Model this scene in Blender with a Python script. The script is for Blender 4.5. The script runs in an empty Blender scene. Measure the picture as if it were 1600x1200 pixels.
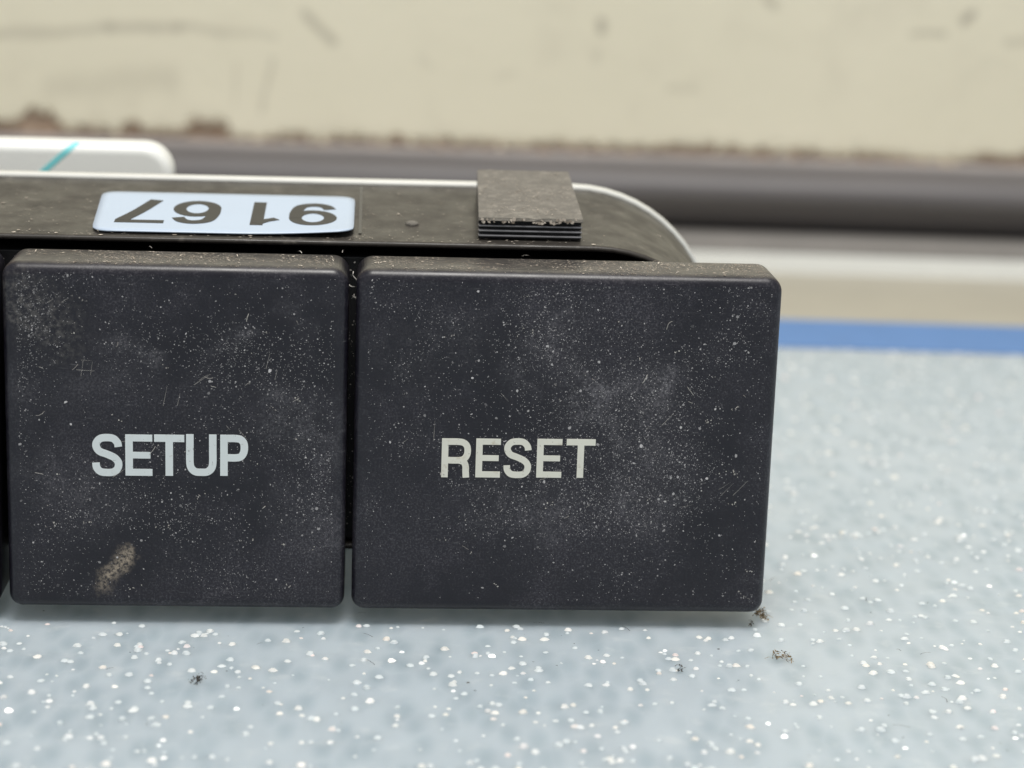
import bpy, bmesh, math, random
from mathutils import Vector, Matrix, noise

# ------------------------------------------------------------------ scene, camera, light
S = bpy.context.scene
S.unit_settings.system = 'METRIC'
S.unit_settings.scale_length = 0.01            # one unit is one centimetre
S.view_settings.view_transform = 'Standard'
S.view_settings.look = 'None'
S.view_settings.exposure = 0.0
S.view_settings.gamma = 1.0
S.view_settings.use_curve_mapping = False

YAW, PITCH, ROLL = 0.06929609, 0.24021686, 0.03352394
CAM = Vector((2.12408327, -12.72854311, 4.68419653))
fw = Vector((math.sin(YAW)*math.cos(PITCH), math.cos(YAW)*math.cos(PITCH), -math.sin(PITCH)))
r0 = Vector((math.cos(YAW), -math.sin(YAW), 0)); u0 = r0.cross(fw)
rt = r0*math.cos(ROLL) + u0*math.sin(ROLL); up = -r0*math.sin(ROLL) + u0*math.cos(ROLL)
cd = bpy.data.cameras.new('camera'); cam = bpy.data.objects.new('camera', cd)
S.collection.objects.link(cam); S.camera = cam
cam.matrix_world = Matrix(((rt.x, up.x, -fw.x, CAM.x), (rt.y, up.y, -fw.y, CAM.y), (rt.z, up.z, -fw.z, CAM.z), (0, 0, 0, 1)))
cd.sensor_width = 36.0; cd.lens = 3400/1600*36.0
cd.clip_start = 0.1; cd.clip_end = 1000
cd.dof.use_dof = True
cd.dof.focus_distance = (Vector((2.3, 0.05, 1.25)) - CAM).dot(fw)
cd.dof.aperture_fstop = 0.39
cd.dof.aperture_blades = 0

W = bpy.data.worlds.new('World'); S.world = W; W.use_nodes = True
bg = W.node_tree.nodes['Background']
bg.inputs[0].default_value = (0.93, 0.97, 1.0, 1); bg.inputs[1].default_value = 0.46

def area(name, loc, size, power, col, aim):
    l = bpy.data.lights.new(name, 'AREA'); l.shape = 'RECTANGLE'; l.size, l.size_y = size
    l.energy = power; l.color = col
    o = bpy.data.objects.new(name, l); S.collection.objects.link(o)
    o.location = loc; o.rotation_euler = (Vector(aim) - Vector(loc)).to_track_quat('-Z', 'Y').to_euler()
    return o
area('ceiling_lamp', (4, -12, 45), (16, 12), 22500, (1.0, 0.97, 0.925), (3, 3, 0))

random.seed(7)
R = random.random
U = random.uniform
PI = math.pi

# ------------------------------------------------------------------ material helpers
class NT:
    def __init__(s, name):
        s.m = bpy.data.materials.new(name); s.m.use_nodes = True
        s.t = s.m.node_tree; s.n = s.t.nodes; s.l = s.t.links
        s.b = s.n['Principled BSDF']
        s.co = s.n.new('ShaderNodeTexCoord').outputs['Object']
    def put(s, sock, v):
        if hasattr(v, 'is_linked'): s.l.new(v, sock)
        elif isinstance(v, tuple) and len(v) == 3 and sock.type == 'RGBA': sock.default_value = (*v, 1)
        else: sock.default_value = v
    def noise(s, scale, detail=4, rough=0.55, co=None, dist=0.0, out='Fac'):
        n = s.n.new('ShaderNodeTexNoise'); s.l.new(co or s.co, n.inputs['Vector'])
        n.inputs['Scale'].default_value = scale; n.inputs['Detail'].default_value = detail
        n.inputs['Roughness'].default_value = rough; n.inputs['Distortion'].default_value = dist
        return n.outputs[out]
    def voro(s, scale, feature='F1', out='Distance', co=None):
        n = s.n.new('ShaderNodeTexVoronoi'); n.feature = feature; s.l.new(co or s.co, n.inputs['Vector'])
        n.inputs['Scale'].default_value = scale
        return n.outputs[out]
    def ramp(s, v, a, b, lo=0.0, hi=1.0, smooth=True):
        n = s.n.new('ShaderNodeMapRange'); n.interpolation_type = 'SMOOTHSTEP' if smooth else 'LINEAR'
        s.l.new(v, n.inputs['Value']); n.inputs['From Min'].default_value = a; n.inputs['From Max'].default_value = b
        n.inputs['To Min'].default_value = lo; n.inputs['To Max'].default_value = hi
        return n.outputs[0]
    def math(s, op, a, b=0.0):
        n = s.n.new('ShaderNodeMath'); n.operation = op; s.put(n.inputs[0], a); s.put(n.inputs[1], b); return n.outputs[0]
    def vec(s, op, a, b=None, scale=None):
        n = s.n.new('ShaderNodeVectorMath'); n.operation = op; s.put(n.inputs[0], a)
        if b is not None: s.put(n.inputs[1], b)
        if scale is not None: s.put(n.inputs['Scale'], scale)
        return n.outputs['Value'] if op in ('DOT_PRODUCT', 'DISTANCE', 'LENGTH') else n.outputs[0]
    def mix(s, f, a, b):
        n = s.n.new('ShaderNodeMix'); n.data_type = 'RGBA'
        s.put(n.inputs[0], f); s.put(n.inputs[6], a); s.put(n.inputs[7], b); return n.outputs[2]
    def rand(s):
        return s.n.new('ShaderNodeNewGeometry').outputs['Random Per Island']
    def up(s):
        n = s.n.new('ShaderNodeSeparateXYZ'); g = s.n.new('ShaderNodeNewGeometry'); s.l.new(g.outputs['True Normal'], n.inputs[0]); return n.outputs[2]
    def seg(s, A, B, w, soft, co):
        A = Vector(A); B = Vector(B); d = B - A
        p = s.vec('SUBTRACT', co, tuple(A))
        t = s.math('DIVIDE', s.vec('DOT_PRODUCT', p, tuple(d)), d.length_squared)
        n = s.n.new('ShaderNodeClamp'); s.l.new(t, n.inputs[0])
        q = s.vec('SCALE', tuple(d), scale=n.outputs[0])
        return s.ramp(s.vec('DISTANCE', p, q), w + soft, max(w - soft, 0.0))
    def wob(s, scale, amt):
        v = s.noise(scale, 3, out='Color'); v = s.vec('SUBTRACT', v, (0.5, 0.5, 0.5))
        return s.vec('ADD', s.co, s.vec('SCALE', v, scale=amt))
    def bump(s, h, strength, dist=0.02):
        n = s.n.new('ShaderNodeBump'); s.l.new(h, n.inputs['Height']); n.inputs['Strength'].default_value = strength
        n.inputs['Distance'].default_value = dist; s.l.new(n.outputs[0], s.b.inputs['Normal'])
    def fin(s, col, rough=0.5, metal=0.0, spec=None):
        s.put(s.b.inputs['Base Color'], col); s.put(s.b.inputs['Roughness'], rough); s.put(s.b.inputs['Metallic'], metal)
        if spec is not None: s.b.inputs['Specular IOR Level'].default_value = spec
        return s.m

# ------------------------------------------------------------------ mesh helpers
def link(name, me, mat, parent=None, smooth=False):
    o = bpy.data.objects.new(name, me); S.collection.objects.link(o)
    if mat: me.materials.append(mat)
    if parent: o.parent = parent
    if smooth:
        for p in me.polygons: p.use_smooth = True
    return o
def mesh(name, v, f, mat, parent=None, smooth=False):
    me = bpy.data.meshes.new(name); me.from_pydata([tuple(x) for x in v], [], f); me.update()
    return link(name, me, mat, parent, smooth)
def tag(o, label=None, cat=None, group=None, kind=None):
    for k, v in (('label', label), ('category', cat), ('group', group), ('kind', kind)):
        if v: o[k] = v
    return o
def empty(name, loc=(0, 0, 0)):
    o = bpy.data.objects.new(name, None); S.collection.objects.link(o); o.location = loc; o.empty_display_size = 0.3; return o

def rrect(x0, x1, z0, z1, r, n=8):
    """rounded rectangle outline, counter-clockwise seen from -Y (x right, z up)"""
    if not isinstance(r, (tuple, list)): r = (r,)*4          # br, tr, tl, bl
    out = []
    for (cx, cz, a0), q in zip(((x1, z0, -90), (x1, z1, 0), (x0, z1, 90), (x0, z0, 180)), r):
        sx = -1 if cx == x1 else 1; sz = 1 if cz == z0 else -1
        for i in range(n + 1):
            a = math.radians(a0 + 90*i/n)
            out.append((cx + sx*q + q*math.cos(a), cz + sz*q + q*math.sin(a)))
    return out
def loft(rings, cap0=True, cap1=True):
    v, f = [], []; n = len(rings[0])
    for rg in rings: v += rg
    for k in range(len(rings) - 1):
        for i in range(n):
            j = (i + 1) % n
            f.append((k*n + i, k*n + j, (k + 1)*n + j, (k + 1)*n + i)[::-1])
    if cap0: f.append(tuple(range(n)))
    if cap1: f.append(tuple(reversed(range((len(rings) - 1)*n, len(rings)*n))))
    return v, f
def rbox_rings(x0, x1, z0, z1, rc, y0, y1, bev, nb=6, back=0.02):
    """box with rounded outline in XZ, front (y0) edge rolled by bev, back edge by back"""
    rings = []
    def ring(ins, y):
        rr = [max(q - ins, 0.004) for q in (rc if isinstance(rc, (tuple, list)) else (rc,)*4)]
        return [(x, y, z) for x, z in rrect(x0 + ins, x1 - ins, z0 + ins, z1 - ins, rr)]
    rings.append(ring(bev*1.5, y0)); rings.append(ring(bev*1.02, y0))
    for i in range(nb + 1):
        a = PI/2*i/nb
        rings.append(ring(bev*(1 - math.sin(a)), y0 + bev*(1 - math.cos(a))))
    for i in range(4):
        a = PI/2*i/3
        rings.append(ring(back*(1 - math.cos(a)), y1 - back*(1 - math.sin(a))))
    return rings
def box(x0, x1, y0, y1, z0, z1):
    v = [(x, y, z) for z in (z0, z1) for y in (y0, y1) for x in (x0, x1)]
    return v, [(0, 2, 3, 1), (4, 5, 7, 6), (0, 1, 5, 4), (2, 6, 7, 3), (0, 4, 6, 2), (1, 3, 7, 5)]
def bevbox(name, x0, x1, y0, y1, z0, z1, bev, mat, parent=None, seg=3):
    bm = bmesh.new(); v, f = box(x0, x1, y0, y1, z0, z1); vs = [bm.verts.new(p) for p in v]
    for q in f: bm.faces.new([vs[i] for i in q])
    bmesh.ops.bevel(bm, geom=bm.edges[:], offset=bev, segments=seg, affect='EDGES', profile=0.5)
    me = bpy.data.meshes.new(name); bm.to_mesh(me); bm.free()
    return link(name, me, mat, parent)
def catmull(p, n=6):
    out = []
    for i in range(len(p) - 1):
        a = p[max(i - 1, 0)]; b = p[i]; c = p[i + 1]; d = p[min(i + 2, len(p) - 1)]
        for k in range(n):
            t = k/n
            out.append(tuple(0.5*((2*b[j]) + (-a[j] + c[j])*t + (2*a[j] - 5*b[j] + 4*c[j] - d[j])*t*t + (-a[j] + 3*b[j] - 3*c[j] + d[j])*t**3) for j in (0, 1)))
    out.append(tuple(p[-1])); return out
def ribbon(path, t, closed=False, t1=None):
    L, Rr = [], []; n = len(path)
    for i, p in enumerate(path):
        if closed: a, b = path[i - 1], path[(i + 1) % n]
        else: a, b = path[max(i - 1, 0)], path[min(i + 1, n - 1)]
        d = Vector((b[0] - a[0], b[1] - a[1])).normalized(); w = (t if t1 is None else t + (t1 - t)*i/(n - 1))/2
        L.append((p[0] - d.y*w, p[1] + d.x*w)); Rr.append((p[0] + d.y*w, p[1] - d.x*w))
    polys = []
    for i in range(n if closed else n - 1):
        j = (i + 1) % n
        polys.append([L[i], Rr[i], Rr[j], L[j]])
    return polys
def rect(x0, z0, x1, z1): return [[(x0, z0), (x1, z0), (x1, z1), (x0, z1)]]

# glyphs: lists of stroke groups, each group a list of quads in a W x H cell
def glyph(c, w, h, t):
    i = t/2; X = lambda a: i + a*(w - t); Z = lambda a: i + a*(h - t)
    cv = lambda pts, **k: ribbon(catmull([(X(a), Z(b)) for a, b in pts]), t, **k)
    if c == 'E':
        return [rect(0, 0, t, h) + rect(t, h - t*.95, w, h) + rect(t, h*.5 - t*.45, w*.93, h*.5 + t*.45) + rect(t, 0, w*1.0, t*.95)]
    if c == 'T': return [rect(0, h - t, w, h) + rect(w/2 - t/2, 0, w/2 + t/2, h - t)]
    if c == 'S':
        return [cv([(1, .74), (.96, .86), (.78, .975), (.5, 1), (.2, .97), (.03, .85), (.03, .72), (.18, .6), (.5, .525), (.84, .42), (1, .28), (.96, .12), (.78, .02), (.5, 0), (.2, .025), (.03, .14), (0, .28)])]
    if c == 'U': return [cv([(0, 1.12), (0, .7), (0, .3), (.06, .12), (.24, .015), (.5, 0), (.76, .015), (.94, .12), (1, .3), (1, .7), (1, 1.12)])]
    if c in 'PR':
        g = [rect(0, 0, t, h), ribbon(catmull([(t, Z(1)), (X(.6), Z(1)), (X(.85), Z(.965)), (X(1), Z(.84)), (X(1), Z(.62)), (X(.85), Z(.47)), (X(.6), Z(.43)), (t, Z(.43))]), t)]
        if c == 'R': g.append(ribbon(catmull([(X(.62), Z(.43)), (X(.85), Z(.38)), (X(.94), Z(.25)), (X(.95), Z(.1)), (X(.97), -0.0)]), t))
        return g
    if c == '1': return [rect(w*.55 - t/2, 0, w*.55 + t/2, h), ribbon([(w*.02, h*.72), (w*.3, h*.8), (w*.55, h*.93)], t*.8)]
    if c == '7': return [rect(0, h - t*.85, w, h), ribbon(catmull([(w - t*.5, h - t*.7), (w*.58, h*.5), (w*.3, 0)]), t*1.05)]
    if c in '69':
        e = [(X(.5 + .5*math.cos(2*PI*k/28)), Z(.68 + .32*math.sin(2*PI*k/28))) for k in range(28)]
        g = [ribbon(e, t, closed=True), ribbon(catmull([(X(1), Z(.7)), (X(1), Z(.42)), (X(.86), Z(.1)), (X(.5), Z(0)), (X(.18), Z(.06)), (X(.03), Z(.22))]), t*.96)]
        if c == '6': g = [[[(w - x, h - z) for x, z in q] for q in s] for s in g]
        return g
def solid_glyph(groups, put, depth=0.006):
    """put(x, z, d) places glyph-plane point at height d over the surface"""
    v, f = [], []
    for k, g in enumerate(groups):
        d = depth*0.5 + 0.0006*k
        for q in g:
            b = len(v); v += [put(x, z, d) for x, z in q] + [put(x, z, -depth*.2) for x, z in q]
            f.append((b, b + 1, b + 2, b + 3))
            for i in range(4): f.append((b + i, b + 4 + i, b + 4 + (i + 1) % 4, b + (i + 1) % 4))
    return v, f

def fleck(v, f, c, ex, ey, r, n=5):
    b = len(v); a0 = U(0, 6.28); st = U(0.5, 1.0); ar = U(0, 6.28)
    for i in range(n):
        a = a0 + 2*PI*i/n; q = r*U(.55, 1.15)
        px, py = q*math.cos(a), q*math.sin(a)*st
        px, py = px*math.cos(ar) - py*math.sin(ar), px*math.sin(ar) + py*math.cos(ar)
        v.append(c + ex*px + ey*py)
    f.append(tuple(range(b, b + n)))
def fibre(v, f, c, ex, ey, ln, wd, lift=0.0, n=7, nrm=None):
    a = U(0, 6.28); k = U(-1, 1)*1.1/ln; p = Vector((0, 0)); b = len(v)
    nrm = nrm or ex.cross(ey)
    for i in range(n):
        d = Vector((math.cos(a), math.sin(a))); s = Vector((-d.y, d.x))*wd*.5
        h = nrm*lift*math.sin(PI*i/(n - 1))
        v.append(c + ex*(p.x + s.x) + ey*(p.y + s.y) + h); v.append(c + ex*(p.x - s.x) + ey*(p.y - s.y) + h)
        if i: q = b + 2*i; f.append((q - 2, q - 1, q + 1, q))
        a += k*ln/n + U(-.25, .25); p += d*ln/n

# ------------------------------------------------------------------ materials
def m_worktop():
    t = NT('glitter_vinyl')
    c = t.mix(t.noise(0.35, 4), (0.36, 0.43, 0.48), (0.445, 0.50, 0.535))
    st = t.n.new('ShaderNodeMapping'); t.l.new(t.co, st.inputs[0]); st.inputs['Scale'].default_value = (8, 3.2, 8)
    cell = t.ramp(t.voro(1.0, co=st.outputs[0]), 0.02, 0.75)
    c = t.mix(t.math('MULTIPLY', t.math('SUBTRACT', 1.0, cell), 0.5), c, (0.23, 0.30, 0.345))
    c = t.mix(t.ramp(t.noise(5.0, 5, .6), .55, .75, 0, .25), c, (0.66, 0.68, 0.67))
    c = t.mix(t.ramp(t.noise(45.0, 3), .66, .72, 0, .12), c, (0.33, 0.35, 0.35))
    t.bump(t.noise(30, 4), 0.15, 0.01)
    t.b.inputs['Subsurface Weight'].default_value = 1.0; t.b.inputs['Subsurface Radius'].default_value = (1.0, .95, .85); t.b.inputs['Subsurface Scale'].default_value = .6
    t.b.inputs['Coat Weight'].default_value = 0.25; t.b.inputs['Coat Roughness'].default_value = 0.35
    return t.fin(c, t.ramp(t.noise(3, 4), .3, .7, .38, .55))
def m_flake():
    t = NT('glitter_foil'); r = t.rand()
    n = t.n.new('ShaderNodeValToRGB'); t.l.new(r, n.inputs[0]); e = n.color_ramp.elements
    e[0].color = (.95, .93, .86, 1); e[1].position = 1.0; e[1].color = (.82, .9, .93, 1)
    for p, col in ((.25, (.95, .95, .93, 1)), (.5, (.93, .88, .8, 1)), (.62, (.95, .8, .78, 1)), (.68, (.9, .93, .93, 1)), (.85, (.96, .96, .95, 1))):
        q = e.new(p); q.color = col
    w = t.n.new('ShaderNodeTexWhiteNoise'); w.noise_dimensions = '1D'; t.l.new(t.math('MULTIPLY', r, 917.3), w.inputs['W'])
    deep = t.n.new('ShaderNodeTexWhiteNoise'); deep.noise_dimensions = '1D'; t.l.new(t.math('MULTIPLY', r, 311.9), deep.inputs['W'])
    c = t.mix(t.ramp(deep.outputs['Value'], .05, .75, 0, .94), n.outputs[0], (.60, .655, .675))
    # every foil piece lies at its own random angle in the vinyl
    d = t.vec('SUBTRACT', w.outputs['Color'], (.5, .5, .5)); d = t.vec('MULTIPLY', d, (1.7, 1.7, 0)); d = t.vec('NORMALIZE', t.vec('ADD', d, (0, 0, 1)))
    t.l.new(d, t.b.inputs['Coat Normal']); t.l.new(t.ramp(deep.outputs['Value'], .15, .7, 1.0, 0.0), t.b.inputs['Coat Weight']); t.b.inputs['Coat IOR'].default_value = 2.2; t.b.inputs['Coat Roughness'].default_value = .34
    return t.fin(c, 0.6, 0.0, .2)
def m_simple(name, col, rough=.5, metal=0, spec=None, var=.15, scale=6, bump=0.0, bscale=60):
    t = NT(name); dk = tuple(x*(1 - var) for x in col); lt = tuple(min(x*(1 + var), 1) for x in col)
    if bump: t.bump(t.noise(bscale, 3), bump, .01)
    return t.fin(t.mix(t.noise(scale, 5), dk, lt), rough, metal, spec)
def m_button():
    t = NT('charcoal_plastic')
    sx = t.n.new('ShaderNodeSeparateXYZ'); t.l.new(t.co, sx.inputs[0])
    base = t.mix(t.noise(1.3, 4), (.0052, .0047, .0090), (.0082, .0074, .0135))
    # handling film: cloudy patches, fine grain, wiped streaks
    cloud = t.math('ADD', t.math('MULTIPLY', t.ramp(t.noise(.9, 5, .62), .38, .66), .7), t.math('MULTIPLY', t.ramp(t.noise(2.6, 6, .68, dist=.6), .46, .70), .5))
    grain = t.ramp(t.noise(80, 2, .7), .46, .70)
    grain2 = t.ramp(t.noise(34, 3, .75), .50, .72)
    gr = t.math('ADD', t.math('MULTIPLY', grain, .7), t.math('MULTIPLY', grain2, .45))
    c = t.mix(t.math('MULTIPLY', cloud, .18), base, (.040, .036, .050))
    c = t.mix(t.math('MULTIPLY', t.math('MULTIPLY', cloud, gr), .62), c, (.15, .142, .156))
    for ang, sc, k in ((.62, (7, 9, 70), .30), (-.9, (9, 9, 80), .22), (.1, (5, 9, 60), .16)):
        st = t.n.new('ShaderNodeMapping'); t.l.new(t.co, st.inputs[0]); st.inputs['Rotation'].default_value = (0, ang, 0); st.inputs['Scale'].default_value = sc
        scr = t.math('MULTIPLY', t.math('MULTIPLY', t.ramp(t.noise(1.0, 3, co=st.outputs[0]), .64, .74), k), t.ramp(t.noise(1.7, 3, dist=.5), .45, .65))
        c = t.mix(scr, c, (.24, .235, .24))
    # finger smudges and wiped patches
    sco = t.wob(2.2, .5); sg = t.ramp(t.noise(55, 4, .8), .40, .68); sg2 = t.ramp(t.noise(6, 5, .7, dist=.8), .40, .66)
    for A, B, w_, so, k in (((3.72, 0, 1.45), (3.85, 0, .85), .12, .30, .42), ((3.2, 0, 1.75), (3.45, 0, 1.45), .10, .28, .30), ((3.24, 0, 1.98), (3.22, 0, 1.78), .015, .05, .5), ((3.42, 0, 1.46), (3.72, 0, 1.62), .012, .05, .5),
                            ((3.88, 0, 1.62), (3.90, 0, 1.5), .02, .06, .5), ((2.95, 0, .85), (3.3, 0, .75), .10, .22, .28), ((2.35, 0, 1.75), (2.7, 0, 1.85), .08, .2, .2), ((.62, 0, 1.80), (.85, 0, 1.72), .03, .09, .5), ((1.28, 0, 1.72), (1.42, 0, 1.82), .02, .08, .5),
                            ((1.6, 0, 1.35), (1.9, 0, 1.2), .10, .2, .34), ((.2, 0, .95), (.5, 0, .78), .08, .2, .30), ((1.55, 0, 1.95), (1.75, 0, 1.88), .03, .08, .35), ((1.75, 0, .75), (1.9, 0, .6), .08, .18, .25), ((.1, 0, 1.5), (.6, 0, 1.55), .08, .2, .2)):
        m_ = t.math('MULTIPLY', t.math('MULTIPLY', t.seg(A, B, w_, so, sco), t.math('ADD', t.math('MULTIPLY', sg, .95), .05)), t.math('MULTIPLY', t.math('ADD', sg2, .25), k*1.05))
        c = t.mix(m_, c, (.25, .24, .255))
    # dust that has settled on upward faces
    top = t.ramp(t.up(), .70, .98)
    c = t.mix(t.math('MULTIPLY', top, t.ramp(t.noise(8, 6, .7), .32, .7, .25, .95)), c, (.085, .078, .069))
    # dried tan smear low on one button
    wco = t.wob(11, .12)
    sm = t.math('MAXIMUM', t.seg((.70, 0, .455), (.60, 0, .33), .042, .045, wco), t.math('MULTIPLY', t.seg((.60, 0, .33), (.545, 0, .25), .035, .05, wco), .6))
    sm = t.math('MULTIPLY', sm, t.ramp(t.noise(42, 4, .75), .36, .64, .0, .95))
    c = t.mix(sm, c, (.40, .33, .25))
    # pale rubbed corner
    cr = t.math('MULTIPLY', t.seg((-.02, 0, 2.03), (.32, 0, 1.84), .07, .22, t.wob(3, .4)), t.ramp(t.noise(24, 5, .75), .42, .72))
    c = t.mix(t.math('MULTIPLY', cr, .55), c, (.22, .205, .185))
    t.bump(t.noise(110, 2), .09, .005)
    rough = t.math('ADD', t.ramp(t.noise(2.5, 4), .3, .7, .30, .37), t.math('MULTIPLY', cloud, .07))
    return t.fin(c, rough, spec=.43)
def m_shell():
    t = NT('dusty_shell_plastic')
    c = t.mix(t.noise(3, 5, .6), (.026, .0235, .021), (.050, .044, .038))
    c = t.mix(t.ramp(t.noise(9, 6, .7), .52, .72, 0, .55), c, (.15, .135, .115))
    crack = t.seg((.05, 1.6, 2.41), (-.06, .72, 2.3), .018, .015, t.wob(5, .25))
    c = t.mix(t.math('MULTIPLY', crack, .8), c, (.022, .02, .018))
    t.bump(t.noise(60, 3), .1, .006)
    return t.fin(c, t.ramp(t.noise(4, 4), .3, .7, .28, .46), spec=.27)
def m_clip():
    t = NT('dust_caked_plastic')
    c = t.mix(t.noise(5, 6, .65), (.12, .111, .096), (.20, .185, .158))
    c = t.mix(t.ramp(t.noise(12, 6, .75), .45, .75, 0, .6), c, (.36, .33, .28))
    t.bump(t.noise(22, 5, .7), .7, .03)
    return t.fin(c, .8)
def m_ink(name, col, wear):
    t = NT(name)
    c = t.mix(t.noise(7, 5), tuple(x*.88 for x in col), col)
    c = t.mix(t.ramp(t.noise(9, 6, .7), .55, .72, 0, wear), c, (.42, .35, .24))
    c = t.mix(t.ramp(t.noise(55, 3, .7), .64, .72, 0, .6), c, (.12, .115, .11))
    return t.fin(c, .6)
def m_paint():
    t = NT('cream_wall_paint')
    c = t.mix(t.noise(.35, 5), (.69, .645, .495), (.77, .72, .57))
    c = t.mix(t.ramp(t.noise(1.2, 6, .6), .5, .8, 0, .35), c, (.52, .475, .37))
    w = t.wob(1.6, .22); w2 = t.wob(5, .1)
    marks = [((-3.4, 14, 2.30), (-1.9, 14, 2.44), .05, .06, .45), ((-1.9, 14, 2.44), (-1.1, 14, 2.46), .06, .06, .5), ((-1.1, 14, 2.46), (.1, 14, 2.40), .035, .06, .4),
             ((.50, 14, 2.70), (.80, 14, 2.40), .055, .05, .55), ((.09, 14, 2.15), (-.06, 14, 1.5), .02, .03, .45), ((-.36, 14, 2.05), (-.38, 14, 1.6), .015, .03, .3),
             ((4.05, 14, 2.72), (4.02, 14, 2.60), .05, .05, .75), ((4.0, 14, 2.35), (3.98, 14, 2.25), .04, .06, .2), ((8.44, 14, 2.88), (8.53, 14, 2.97), .06, .05, .8),
             ((7.8, 14, 2.68), (8.2, 14, 2.71), .025, .04, .55), ((9.0, 14, 2.6), (9.25, 14, 2.66), .04, .05, .4), ((4.9, 14, 1.92), (5.2, 14, 1.95), .03, .05, .25),
             ((6.0, 14, 3.05), (6.1, 14, 2.98), .05, .05, .5), ((1.9, 14, 2.2), (2.0, 14, 2.1), .04, .06, .2), ((-2.6, 14, 1.75), (-1.2, 14, 1.85), .12, .15, .22), ((2.8, 14, 2.0), (3.0, 14, 2.05), .04, .05, .15)]
    for A, B, wd, so, k in marks:
        c = t.mix(t.math('MULTIPLY', t.seg(A, B, wd, so, w if wd > .03 else w2), k*.8), c, (.25, .22, .17))
    t.bump(t.noise(6, 5), .25, .04)
    return t.fin(c, .5)
def m_substrate():
    t = NT('bare_wood_edge')
    st = t.n.new('ShaderNodeMapping'); t.l.new(t.co, st.inputs[0]); st.inputs['Scale'].default_value = (1.2, 4, 7)
    c = t.mix(t.noise(1.5, 6, .65, co=st.outputs[0]), (.27, .17, .11), (.54, .42, .31))
    c = t.mix(t.ramp(t.noise(4, 5), .5, .75, 0, .7), c, (.60, .52, .44))
    t.bump(t.noise(9, 6, .7), .8, .05)
    return t.fin(c, .8)
def m_rail():
    t = NT('grey_metal_rail')
    st = t.n.new('ShaderNodeMapping'); t.l.new(t.co, st.inputs[0]); st.inputs['Scale'].default_value = (.5, 6, 6)
    c = t.mix(t.noise(1.2, 6, .6, co=st.outputs[0]), (.085, .079, .082), (.140, .129, .129))
    t.bump(t.noise(1.5, 4, co=st.outputs[0]), .1, .03)
    return t.fin(c, .5)

M = dict(worktop=m_worktop(), flake=m_flake(), button=m_button(), shell=m_shell(), clip=m_clip(),
         paint=m_paint(), wood=m_substrate(), rail=m_rail(),
         blue=m_simple('blue_edging', (.10, .228, .50), .45, var=.12, scale=2),
         cream=m_simple('cream_ledge_paint', (.42, .395, .325), .5, var=.1, scale=1.2),
         white_trim=m_simple('white_trim_paint', (.82, .83, .80), .4, var=.05, scale=2),
         grey_seal=m_simple('grey_sealant', (.21, .197, .182), .7, var=.15, scale=2),
         pale_lip=m_simple('pale_grey_lip', (.37, .34, .33), .5, var=.2, scale=2),
         black=m_simple('black_recess_plastic', (.006, .006, .007), .5, var=.2),
         black_gloss=m_simple('black_rib_plastic', (.03, .03, .032), .25, var=.2),
         white_plate=m_simple('white_backplate', (.66, .66, .62), .28, var=.10),
         white_block=m_simple('white_plastic_block', (.83, .84, .81), .35, var=.02),
         teal=m_simple('teal_print', (.22, .68, .72), .5, var=.1),
         sticker=m_simple('pale_blue_sticker', (.45, .54, .66), .35, var=.03, scale=3),
         sticker_ink=m_simple('dark_sticker_ink', (.025, .024, .021), .5),
         ink_cool=m_ink('cool_white_ink', (.70, .75, .75), .15), ink_warm=m_ink('warm_white_ink', (.74, .73, .64), .6))
def m_dust(name, lo, hi):
    t = NT(name); return t.fin(t.mix(t.rand(), lo, hi), .9, spec=.1)
M['dust'] = m_dust('pale_dust', (.06, .06, .066), (.56, .54, .54))
M['dust_brown'] = m_dust('brown_dust', (.22, .18, .14), (.74, .66, .56))
M['rib'] = m_simple('worn_rib_plastic', (.20, .20, .21), .28, var=.5, scale=12)
M['lint'] = m_dust('pale_lint', (.30, .28, .26), (.62, .59, .54))
M['speck'] = m_dust('dark_speck', (.03, .03, .032), (.14, .135, .13))
M['crumb'] = m_dust('brown_crumb', (.06, .043, .025), (.36, .27, .15))
M['crumb_dark'] = m_dust('dark_crumb', (.015, .014, .013), (.10, .085, .065))

# ------------------------------------------------------------------ setting (bench and wall run 3.5 degrees off the switch)
ROT = -math.radians(3.5)
def turn(o): o.rotation_euler = (0, 0, ROT); return o
v, f = box(-16, 22, -14, 8.437, -.12, 0)
worktop = turn(mesh('worktop', v, f, M['worktop'])); tag(worktop, 'pale blue grey glittery vinyl worktop under the switch', 'worktop', kind='structure')
bb = bevbox('blue_edging', -16, 22, 8.44, 9.74, -.12, .012, .012, M['blue'], worktop, 2)
v, f = box(-18, 24, 9.743, 13.06, -.6, -.12)
ledge = turn(mesh('ledge', v, f, M['cream'])); tag(ledge, 'cream painted ledge between the blue edging and the white trim', 'ledge', kind='structure')
def extrude_profile(name, prof, u0, u1, mat, nu=1, smooth=True):
    v, f = [], []; n = len(prof)
    for i in range(nu + 1):
        u = u0 + (u1 - u0)*i/nu
        v += [(u, a, b) for a, b in prof]
    for i in range(nu):
        for k in range(n - 1):
            f.append((i*n + k, (i + 1)*n + k, (i + 1)*n + k + 1, i*n + k + 1))
    return turn(mesh(name, v, f, mat, None, smooth))
trim = turn(bevbox('trim_strip', -18, 24, 13.062, 13.6, -.6, .10, .012, M['white_trim'])); tag(trim, 'narrow white trim strip running below the grey rail', 'trim', kind='structure')
seal = extrude_profile('sealant_bead', [(13.10, .095), (13.115, .13), (13.13, .19), (13.155, .25), (13.2, .28), (13.3, .29), (13.8, .29)], -18, 24, M['grey_seal']); tag(seal, 'grey sealant bead between the white trim and the dark rail', 'sealant', kind='structure')
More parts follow.
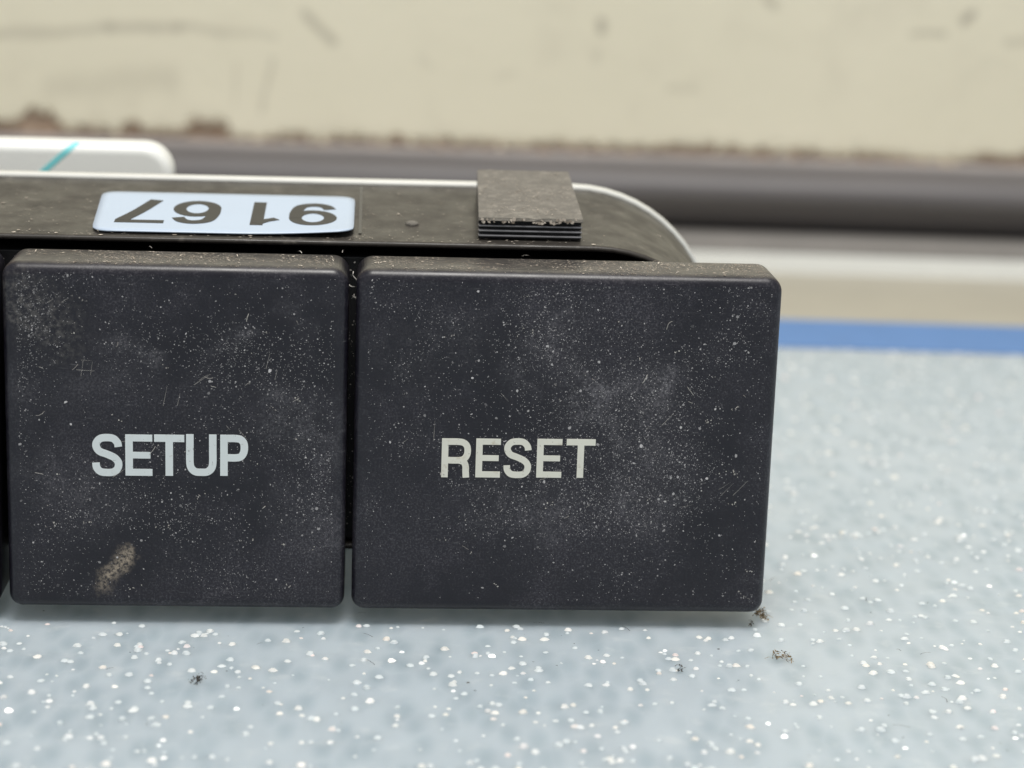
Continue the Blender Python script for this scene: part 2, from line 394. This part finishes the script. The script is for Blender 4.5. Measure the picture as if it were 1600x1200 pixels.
rp = catmull([(13.8, .27), (13.66, .30), (13.48, .42), (13.33, .58), (13.24, .72), (13.24, .85), (13.32, .96), (13.45, 1.03), (13.58, 1.07)], 5) + [(13.60, 1.085), (13.66, 1.09), (13.7, 1.09)]
rail = extrude_profile('rail', rp, -18, 24, M['rail']); tag(rail, 'dark grey rounded metal rail under the chipped cream wall', 'rail', kind='structure')

lip = turn(bevbox('wall_lip', -18, 24, 13.645, 14.049, 1.05, 1.128, .008, M['pale_lip'], None, 2)); tag(lip, 'thin pale grey lip on top of the dark rail', 'lip', kind='structure')
v, f = box(-18, 24, 14.05, 15, .6, 30)
wall = turn(mesh('wall', v, f, M['wood'])); tag(wall, 'cream painted wall with a chipped brown lower edge', 'wall', kind='structure')
def edge_z(u):
    z = 1.172 + .03*noise.fractal((u*1.3, 3.3, 0), 1.0, 2.0, 5) + .055*noise.fractal((u*6.5, 9.1, 0), .9, 2.0, 4)
    z += .02*noise.noise((u*19, 1.7, 0))
    for c, w, h, sh in ((-3.05, .40, .13, .5), (-2.72, .2, .16, .4), (-2.15, .2, .07, .5), (-1.66, .10, .13, .6), (-.71, .235, .20, .18), (-1.3, .3, .04, .6), (.35, .22, .06, .5), (1.0, .14, .07, .5),
                    (1.6, .4, .05, .5), (2.6, .4, .03, .6), (4.1, .6, .05, .6), (5.4, .4, .07, .5), (6.4, .35, .06, .5), (7.3, .3, .05, .5), (9.1, .4, .08, .5)):
        q = abs(u + .03*noise.noise((u*8, 0, 1)) - c)/w
        if q < 1 + sh: z += .8*h*(1 - min(1, max(0, (q - 1)/sh)))*(1 + .25*noise.noise((u*9, 5, 0)))
    return z
v, f = [], []; N = 1300
for i in range(N + 1):
    u = -6 + 20*i/N; z = edge_z(u); k = .02*noise.noise((u*6, 0, 4))
    v += [(u, 14.046, z + .015), (u, 14.022 + k*.6, z), (u, 14.0 + k*.6, z + .025), (u, 13.99, z + .08), (u, 13.998, z + .2), (u, 14.0, 2.0), (u, 14.0, 30)]
for i in range(N):
    for k in range(6): f.append((i*7 + k, (i + 1)*7 + k, (i + 1)*7 + k + 1, i*7 + k + 1))
paint = mesh('paint_layer', v, f, M['paint'], wall, True)
for nm, cnt, mt, zlo, zhi, r0_, r1_ in (('paint_crumbs', 900, 'paint', -.03, .09, .010, .038), ('plaster_crumbs', 900, 'wood', -.09, .02, .010, .04)):
    v, f = [], []
    for i in range(cnt):
        u = U(-4, 11); zc = max(1.135, edge_z(u) + U(zlo, zhi)); c = Vector((u, 14.03 - .035*R() - (.25*R()**2 if zc < 1.14 else 0), zc)); r = U(r0_, r1_); b = len(v)
        for k in range(6):
            d = Vector(((1, 0, 0), (0, 1, 0), (-1, 0, 0), (0, -1, 0), (0, 0, 1), (0, 0, -1))[k]); v.append(c + Vector((d.x*U(.7, 1.5), d.y*.7, d.z*U(.5, 1)))*r)
        for k in range(4): f += [(b + k, b + (k + 1) % 4, b + 4), (b + (k + 1) % 4, b + k, b + 5)]
    tag(mesh(nm, v, f, M[mt], wall), kind='stuff')

# glitter flakes scattered in the vinyl
v, f = [], []
for i in range(6400):
    x, y = U(-2.5, 11.5), U(-3.4, 8.4); r = .009 + .020*R()**.9; h = r*U(.3, .6); b = len(v); a0 = U(0, 1)
    if .02 < y - .061*x < 3.0 and x < 4.6: continue          # none under the switch
    v += [(x + r*q*math.cos(a0 + k*PI/3), y + r*q*math.sin(a0 + k*PI/3), .001) for k, q in ((k, U(.75, 1.2)) for k in range(6))]
    v += [(x + .6*r*math.cos(a0 + k*PI/3), y + .6*r*math.sin(a0 + k*PI/3), h) for k in range(6)]
    f += [(b + k, b + (k + 1) % 6, b + 6 + (k + 1) % 6, b + 6 + k) for k in range(6)]; f.append(tuple(range(b + 6, b + 12)))
fl = mesh('glitter_flakes', v, f, M['flake'], worktop); tag(fl, kind='stuff')
# dark specks and short hairs lying on the vinyl
v, f = [], []; EX, EY, EZ = Vector((1, 0, 0)), Vector((0, 1, 0)), Vector((0, 0, 1))
for i in range(230):
    c = Vector((U(-1.5, 9), U(-2.8, 4), .006))
    if R() < .72: fleck(v, f, c, EX, EY, U(.003, .009)*(1 if R() < .92 else 1.8))
    else: fibre(v, f, c, EX, EY, U(.03, .12), U(.003, .005), .004)
sp = mesh('dark_specks', v, f, M['speck'], worktop); tag(sp, kind='stuff')

# ------------------------------------------------------------------ the switch
switch = empty('switch_panel', (1.0, 1.2, 0)); OFF = Vector((1.0, 1.2, 0))
tag(switch, 'dusty black car switch panel with SETUP and RESET buttons and numbered sticker', 'switch panel')
inv = Matrix.Translation(-OFF)
def sw(o): o.matrix_parent_inverse = inv; return o

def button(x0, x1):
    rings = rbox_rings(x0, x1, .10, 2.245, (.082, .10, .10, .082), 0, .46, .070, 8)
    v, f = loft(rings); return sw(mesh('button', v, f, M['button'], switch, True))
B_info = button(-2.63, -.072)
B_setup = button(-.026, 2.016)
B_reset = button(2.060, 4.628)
tag(B_setup, 'middle button printed SETUP with a tan smear'); tag(B_reset, 'wide end button printed RESET'); tag(B_info, 'blank end button outside the frame')

def letters(word, spans, z0, z1, slope, t, mat, par):
    for ch, (a, b) in zip(word, spans):
        zz = z0 + slope*(a - spans[0][0]); w = b - a
        if ch == 'S': zz -= .003
        V, F = solid_glyph(glyph(ch, w, z1 - z0 + (.006 if ch == 'S' else 0), t), lambda x, z, d: (a + x, -d, zz + z))
        mesh('letter', V, F, mat, par)
letters('SETUP', [(.493, .672), (.691, .852), (.863, 1.043), (1.054, 1.236), (1.258, 1.423)], .948, 1.205, .012, .045, M['ink_cool'], B_setup)
letters('RESET', [(2.594, 2.769), (2.802, 2.952), (2.972, 3.14), (3.174, 3.327), (3.353, 3.53)], .968, 1.213, .011, .040, M['ink_warm'], B_reset)

# shell: tube that flares towards a rounded back flange
def shell_out(y, grow=0.0):
    k = (y - .6)/1.5
    xr = 4.50 + .03*k + grow; top = 2.304 + .133*k + grow; bot = .30 - .10*k - grow; xl = -2.5 - .03*k - grow
    r = .95 + .05*k + grow
    return [(x, y, z) for x, z in rrect(xl, xr, bot, top, r, 14)]
def inset(y, d): return shell_out(y, -d)
rings = [inset(2.05, .16), inset(.66, .05), inset(.605, .032), inset(.598, .018), inset(.606, .004), inset(.625, 0), inset(.64, .002), shell_out(.66, -.003), shell_out(1.3, -.001), shell_out(2.1)]
v, f = loft(rings, True, False)
shell = sw(mesh('shell', v, f, M['shell'], switch, True))
ring0 = shell_out(2.1, .022); v, f = loft([shell_out(2.075, .001), shell_out(2.075, .016), shell_out(2.085, .024), shell_out(2.15, .024), shell_out(2.16, .012)], False, True)
plate = sw(mesh('back_plate', v, f, M['white_plate'], switch, True))
v, f = loft(rbox_rings(-2.2, 4.2, 0.0, 2.05, (.1, .5, .5, .1), 2.16, 2.95, .01)); sw(mesh('rear_housing', v, f, M['black'], switch, True))
# carrier block behind the buttons
v, f = loft(rbox_rings(-2.42, 4.42, .36, 2.2, .75, .64, 2.0, .01)); core = sw(mesh('inner_carrier', v, f, M['black'], switch))
for x0, x1 in ((-2.2, -.5), (.25, 1.75), (2.45, 4.1)):
    v, f = box(x0, x1, .44, .66, .5, 1.9); sw(mesh('button_stem', v, f, M['black'], switch))
# recess seam beside the sticker
def shz(y): return 2.304 + .133*(y - .6)/1.5
v, f = [], []
for a in (.78, 1.2, 1.7, 2.0):
    v += [(2.065, a, shz(a) + .004), (2.085, a, shz(a) + .004)]
for i in range(3): f.append((2*i, 2*i + 1, 2*i + 3, 2*i + 2))
sw(mesh('moulded_seam', v, f, M['black_gloss'], switch))
# small moulded bump
bm = bmesh.new(); bmesh.ops.create_uvsphere(bm, u_segments=14, v_segments=8, radius=.045); bmesh.ops.scale(bm, vec=(1, 1, .5), verts=bm.verts)
bmesh.ops.translate(bm, vec=(2.405, 1.05, shz(1.05)), verts=bm.verts); me = bpy.data.meshes.new('moulded_bump'); bm.to_mesh(me); bm.free()
sw(link('moulded_bump', me, M['clip'], switch, True))

# sticker lying on the shell top, right front corner lifting
SX0, SX1, SY0, SY1 = .385, 2.035, .672, 1.66
def lift(x, y):
    k = max(0, (x - 1.25)/(SX1 - 1.25))*max(0, (1.3 - y)/(1.3 - SY0)); return .010 + .034*k*k
out = rrect(SX0, SX1, SY0, SY1, .10, 6)
bm = bmesh.new()
nx, ny = 34, 14
def inside(x, y):
    dx = max(SX0 + .1 - x, x - SX1 + .1, 0); dy = max(SY0 + .1 - y, y - SY1 + .1, 0); return math.hypot(dx, dy)
V, F = [], []
for j in range(ny + 1):
    for i in range(nx + 1):
        x = SX0 + (SX1 - SX0)*i/nx; y = SY0 + (SY1 - SY0)*j/ny
        dx = max(SX0 + .1 - x, x - SX1 + .1, 0); dy = max(SY0 + .1 - y, y - SY1 + .1, 0)
        h = max(abs(dx), abs(dy))
        if dx > 0 and dy > 0:
            s = h/math.hypot(dx, dy); x = (SX0 + .1 - dx*s) if x < SX0 + .1 else (SX1 - .1 + dx*s); y = (SY0 + .1 - dy*s) if y < SY0 + .1 else (SY1 - .1 + dy*s)
        V.append((x + .045*(SX1 - x)/(SX1 - SX0)*(SY1 - y)/(SY1 - SY0) - .01*(SX1 - x)/(SX1 - SX0), y, shz(y) + lift(x, y)))
for j in range(ny):
    for i in range(nx): F.append((j*(nx + 1) + i, j*(nx + 1) + i + 1, (j + 1)*(nx + 1) + i + 1, (j + 1)*(nx + 1) + i))
sticker = sw(mesh('number_sticker', V, F, M['sticker'], switch, True)); tag(sticker, 'pale blue sticker reading 9167 upside down')
md = sticker.modifiers.new('thick', 'SOLIDIFY'); md.thickness = .008; md.offset = 1
for ch, xr in zip('9167', (1.925, 1.548, 1.18, .842)):
    dw, dh, tt = .305, .58, .082
    if ch == '1': dw = .23
    V, F = solid_glyph(glyph(ch, dw, dh, tt), lambda x, z, d: (xr - x, 1.445 - z, shz(1.445 - z) + lift(xr - x, 1.445 - z) + .008 + d), .004)
    mesh('digit', V, F, M['sticker_ink'], sticker)

# clip on top and its twin underneath, on which the switch stands
def clip(sign):
    zz = (lambda z: z) if sign > 0 else (lambda z: 2.442 - z + 0.0)
    n = 26; V, F = [], []
    xs = [2.812 + .655*i/n for i in range(n + 1)]
    for i, x in enumerate(xs):
        j = .006*noise.noise((x*14, 1, 0)); j2 = .006*noise.noise((x*9, 7, 2)); w = .06*(1 - i/n)
        prof = [(.72, 2.430 + j), (.69 + j2, 2.438), (.695, 2.456 + j), (.74, 2.466 + j2), (1.25, 2.52 + j), (1.8, 2.588), (1.86 + j, 2.588), (1.875, 2.57), (1.875, 2.36), (.78, 2.28), (.78, 2.428)]
        V += [(x + w*(a - .69)*.6, a, zz(b)) for a, b in prof]
    m = 11
    for i in range(n):
        for k in range(m): 
            q = (i*m + k, i*m + (k + 1) % m, (i + 1)*m + (k + 1) % m, (i + 1)*m + k); F.append(q if sign < 0 else q[::-1])
    F.append(tuple(range(m))); F.append(tuple(reversed(range(n*m, n*m + m))))
    c = sw(mesh('clip', V, F, M['clip'], switch))
    b0, bf = box(2.818, 3.462, .765, .82, 2.275, 2.429); mesh('recess', [(a, b, zz(q)) for a, b, q in b0], bf, M['black'], c)
    for z in (2.402, 2.371, 2.340):
        o = bevbox('rib', 2.815, 3.465, .70, .775, zz(z) - .005, zz(z) + .005, .0035, M['rib'], c, 2)
    return c
clip_top = clip(1); tag(clip_top, 'ribbed clip caked with grey dust')
clip_bot = clip(-1); clip_bot.location.z += .144 + .002

# ------------------------------------------------------------------ dust on the switch
def density(x, z, seed):
    return noise.fractal((x*1.5, seed, z*1.5), 1.0, 2.0, 4)*.5 + .5
def face_dust(btn, x0, x1, n, hot, seed):
    V, F = [], []; ex, ez = Vector((1, 0, 0)), Vector((0, 0, 1)); k = 0
    while k < n:
        x, z = U(x0 + .07, x1 - .07), U(.18, 2.19)
        d = .035 + 1.5*max(0, density(x, z, seed) - .45)
        for hx, hz, hr, hw in hot: d += hw*math.exp(-((x - hx)**2 + (z - hz)**2)/hr**2)
        if z < .6: d *= .6
        e = min(x - x0, x1 - x); d += .35*math.exp(-(e - .07)/.03)
        if R() > d: continue
        q = R(); r = .0017 + .0022*R() if q < .88 else (.003 + .004*R() if q < .993 else .007 + .007*R())
        c = Vector((x, -.002, z)); fleck(V, F, c, ex, ez, r, 5); k += 1
    d = mesh('dust', V, F, M['dust'], btn); tag(d, kind='stuff')
    V, F = [], []
    for i in range(14):
        c = Vector((U(x0 + .1, x1 - .15), -.004, U(.25, 2.15))); fibre(V, F, c, ex, ez, U(.02, .08), U(.002, .0035), .003, nrm=Vector((0, -1, 0)))
    for i in range(26):                      # small pale crumbs in little trails
        c = Vector((U(x0 + .15, x1 - .15), -.003, U(.2, 2.1))); a = U(-.6, .6)
        for j in range(random.randint(2, 6)):
            fleck(V, F, c + Vector((math.cos(a), 0, math.sin(a)))*U(0, .09) + Vector((U(-.012, .012), 0, U(-.012, .012))), ex, ez, U(.002, .007))
    for i in range(9):                      # bundles of hairline scratches
        a = random.choice((.55, .7, -.8, 1.4, .1)) + U(-.15, .15); cx, cz = U(x0 + .25, x1 - .25), U(.4, 2.05)
        for j in range(random.randint(1, 2)):
            ln = U(.03, .13); p = Vector((cx + U(-.06, .06), -.0025, cz + U(-.06, .06))); d = Vector((math.cos(a), 0, math.sin(a))); q = Vector((-d.z, 0, d.x))*.0008; b = len(V)
            V += [p - q, p + q, p + d*ln + q*.4, p + d*ln - q*.4]; F.append((b, b + 1, b + 2, b + 3))
    d = mesh('lint', V, F, M['lint'], btn); tag(d, kind='stuff')
    # top face
    V, F = [], []; ey = Vector((0, 1, 0))
    for i in range(int(1900*(x1 - x0))):
        y = U(.03, .42); c = Vector((U(x0 + .08, x1 - .08), y, 2.2475 if y > .07 else 2.2475 - .07*(1 - math.sqrt(max(0, 1 - ((.07 - y)/.07)**2)))))
        if density(c.x, c.y*3, seed + 3) + U(-.25, .25) < .42: continue
        fleck(V, F, c, ex, ey, U(.002, .0055) if R() < .96 else U(.007, .012))
        if R() < .006: fibre(V, F, c + Vector((0, 0, .006)), ex, ey, U(.03, .08), U(.003, .006), .006)
    d = mesh('settled_dust', V, F, M['dust_brown'], btn); tag(d, kind='stuff')
face_dust(B_setup, -.008, 2.008, 6500, [(.1, 1.95, .18, 1.0), (1.7, 1.3, .5, .35), (.75, 1.75, .25, .4), (1.35, 1.75, .2, .4), (.35, .75, .3, .3), (1.8, .75, .25, .3)], 1.3)
face_dust(B_reset, 2.068, 4.628, 11000, [(3.75, 1.2, .45, .75), (3.35, 1.6, .55, .45), (3.85, 1.5, .15, .6), (3.1, .8, .35, .4), (3.25, 1.85, .12, .6), (3.8, .75, .35, .45)], 5.9)
# dust in the dark gaps: on the carrier and on the inward button flanks
V, F = [], []; ex, ey, ez = Vector((1, 0, 0)), Vector((0, 1, 0)), Vector((0, 0, 1))
for i in range(260): fleck(V, F, Vector((U(-.5, 4.2), .638, U(1.98, 2.17))), ex, ez, U(.003, .009))
for i in range(150): fleck(V, F, Vector((U(1.98, 2.1), .438, U(.5, 1.9))), ex, ez, U(.002, .006))
for i in range(200): fleck(V, F, Vector((2.0185, U(.08, .44), U(.3, 2.15))), ey, ez, U(.002, .007))
for i in range(160): fleck(V, F, Vector((2.0575, U(.08, .44), U(.3, 2.15))), ey, ez, U(.002, .007))
for i in range(6): fibre(V, F, Vector((2.035 + U(-.02, .02), U(.05, .2), U(2.02, 2.2))), ex, ez, U(.03, .1), .005, .01)
for i in range(4): fibre(V, F, Vector((U(0, 4.2), .50, U(2.235, 2.262))), ex, ey, U(.04, .08), .004, .01)
d = sw(mesh('gap_dust', V, F, M['lint'], switch)); tag(d, kind='stuff')
# dust on the shell top
V, F = [], []
for i in range(3200):
    x = U(-.6, 4.1); y = U(.62, 2.0)
    if SX0 - .03 < x < SX1 + .03 and y > .71: continue
    if x > 3.45 and (x - 3.5)**2 > .6*(1 - .3): continue
    if R() > (.9 if y < .72 else .25): continue
    zz = shz(y) + .003
    if x > 3.5: zz -= .98 - math.sqrt(max(.01, .98**2 - (x - 3.5)**2))
    fleck(V, F, Vector((x, y, zz)), ex, ey, U(.003, .009) if R() < .96 else .016)
    if R() < .015: fibre(V, F, Vector((x, y, zz + .006)), ex, ey, U(.04, .11), .005, .006)
for i in range(50): fleck(V, F, Vector((U(2.83, 3.44), U(.682, .69), U(2.425, 2.455))), ex, ez, U(.006, .016))
for i in range(500):
    a = U(.75, 1.85); k = noise.fractal((a*3, i*.0, 0), 1, 2, 3); x = U(2.84, 3.44)
    if noise.fractal((x*4, a*3, 7), 1, 2, 4) + U(-.3, .3) < .0: continue
    zt = 2.467 + (2.52 - 2.467)*(a - .74)/.51 if a < 1.25 else 2.52 + (2.588 - 2.52)*(a - 1.25)/.55
    fleck(V, F, Vector((x, a, min(zt, 2.588) + .005)), ex, ey, U(.003, .010))
d = sw(mesh('shell_dust', V, F, M['dust_brown'], switch)); tag(d, kind='stuff')

# ------------------------------------------------------------------ white block standing behind
blk = empty('white_block', (-1.0, 3.6, 0)); tag(blk, 'white rounded plastic block with a thin teal line behind the switch', 'plastic block')
bi = Matrix.Translation((1.0, -3.6, 0))
v, f = loft(rbox_rings(-2.6, .70, 0.0, 2.535, (.06, .22, .22, .06), 3.05, 3.42, .07, 7, .07)); o = mesh('block_body', v, f, M['white_block'], blk, True); o.matrix_parent_inverse = bi
g = ribbon(catmull([(-.46, 2.05), (-.30, 2.25), (-.14, 2.40), (-.05, 2.48), (.0, 2.53), (.03, 2.565)]), .042)
def roll(x, z, d):
    if z < 2.465: return (x, 3.05 - d, z)
    a = min((z - 2.465)/.07, PI/2); r = .07 + d
    return (x, 3.12 - r*math.cos(a), 2.465 + r*math.sin(a) )
V, F = solid_glyph([g], roll, .006); o = mesh('teal_line', V, F, M['teal'], blk); o.matrix_parent_inverse = bi

# ------------------------------------------------------------------ crumbs of dirt on the worktop
def crumb(name, x, y, sx, sy, n, mat, label, seed, hgt=.03):
    random.seed(seed); V, F = [], []
    pts = [Vector((0, 0, .008))]
    for i in range(n):
        b = random.choice(pts[-14:]) if R() < .7 else random.choice(pts)
        p = b + Vector((U(-1, 1)*sx*.28, U(-1, 1)*sy*.28, U(-.35, .55)*.03))
        p.z = min(max(p.z, .006), hgt)
        if abs(p.x) < sx and abs(p.y) < sy: pts.append(p)
    for p in pts:
        q = len(V); r = U(.004, .011)
        for k in range(4):
            a = Vector((U(-1, 1), U(-1, 1), U(-.6, .6))).normalized()*r; w = p + a; w.z = max(w.z, .004); V.append(w)
        F += [(q, q + 1, q + 2), (q, q + 2, q + 3), (q, q + 3, q + 1), (q + 1, q + 3, q + 2)]
        if R() < .18: fibre(V, F, p, EX, EY, U(.03, .06), .005, .008)
    o = mesh(name, V, F, mat); o.location = (x, y, 0); tag(o, label, 'crumb', 'crumbs of dirt on the worktop')
CR = [(4.654, 0.219), (4.646, -0.479), (1.191, -0.985), (4.024, -0.724), (4.568, 0.053)]
crumb('dirt_crumb', *CR[0], .065, .10, 150, M['crumb'], 'tan lint crumb touching the lower right corner of the RESET button', 11, .11)
crumb('dirt_crumb', *CR[1], .10, .09, 90, M['crumb'], 'wide brown lint crumb lying in front of the RESET corner', 12)
crumb('dirt_crumb', *CR[2], .055, .12, 60, M['crumb_dark'], 'brown crumb on the worktop below the SETUP button', 13)
crumb('dirt_crumb', *CR[3], .03, .06, 18, M['crumb_dark'], 'tiny black crumb below the right half of the RESET button', 14)
crumb('dirt_crumb', *CR[4], .03, .03, 12, M['crumb_dark'], 'tiny grey crumb just left of the tan crumb at the button corner', 15)
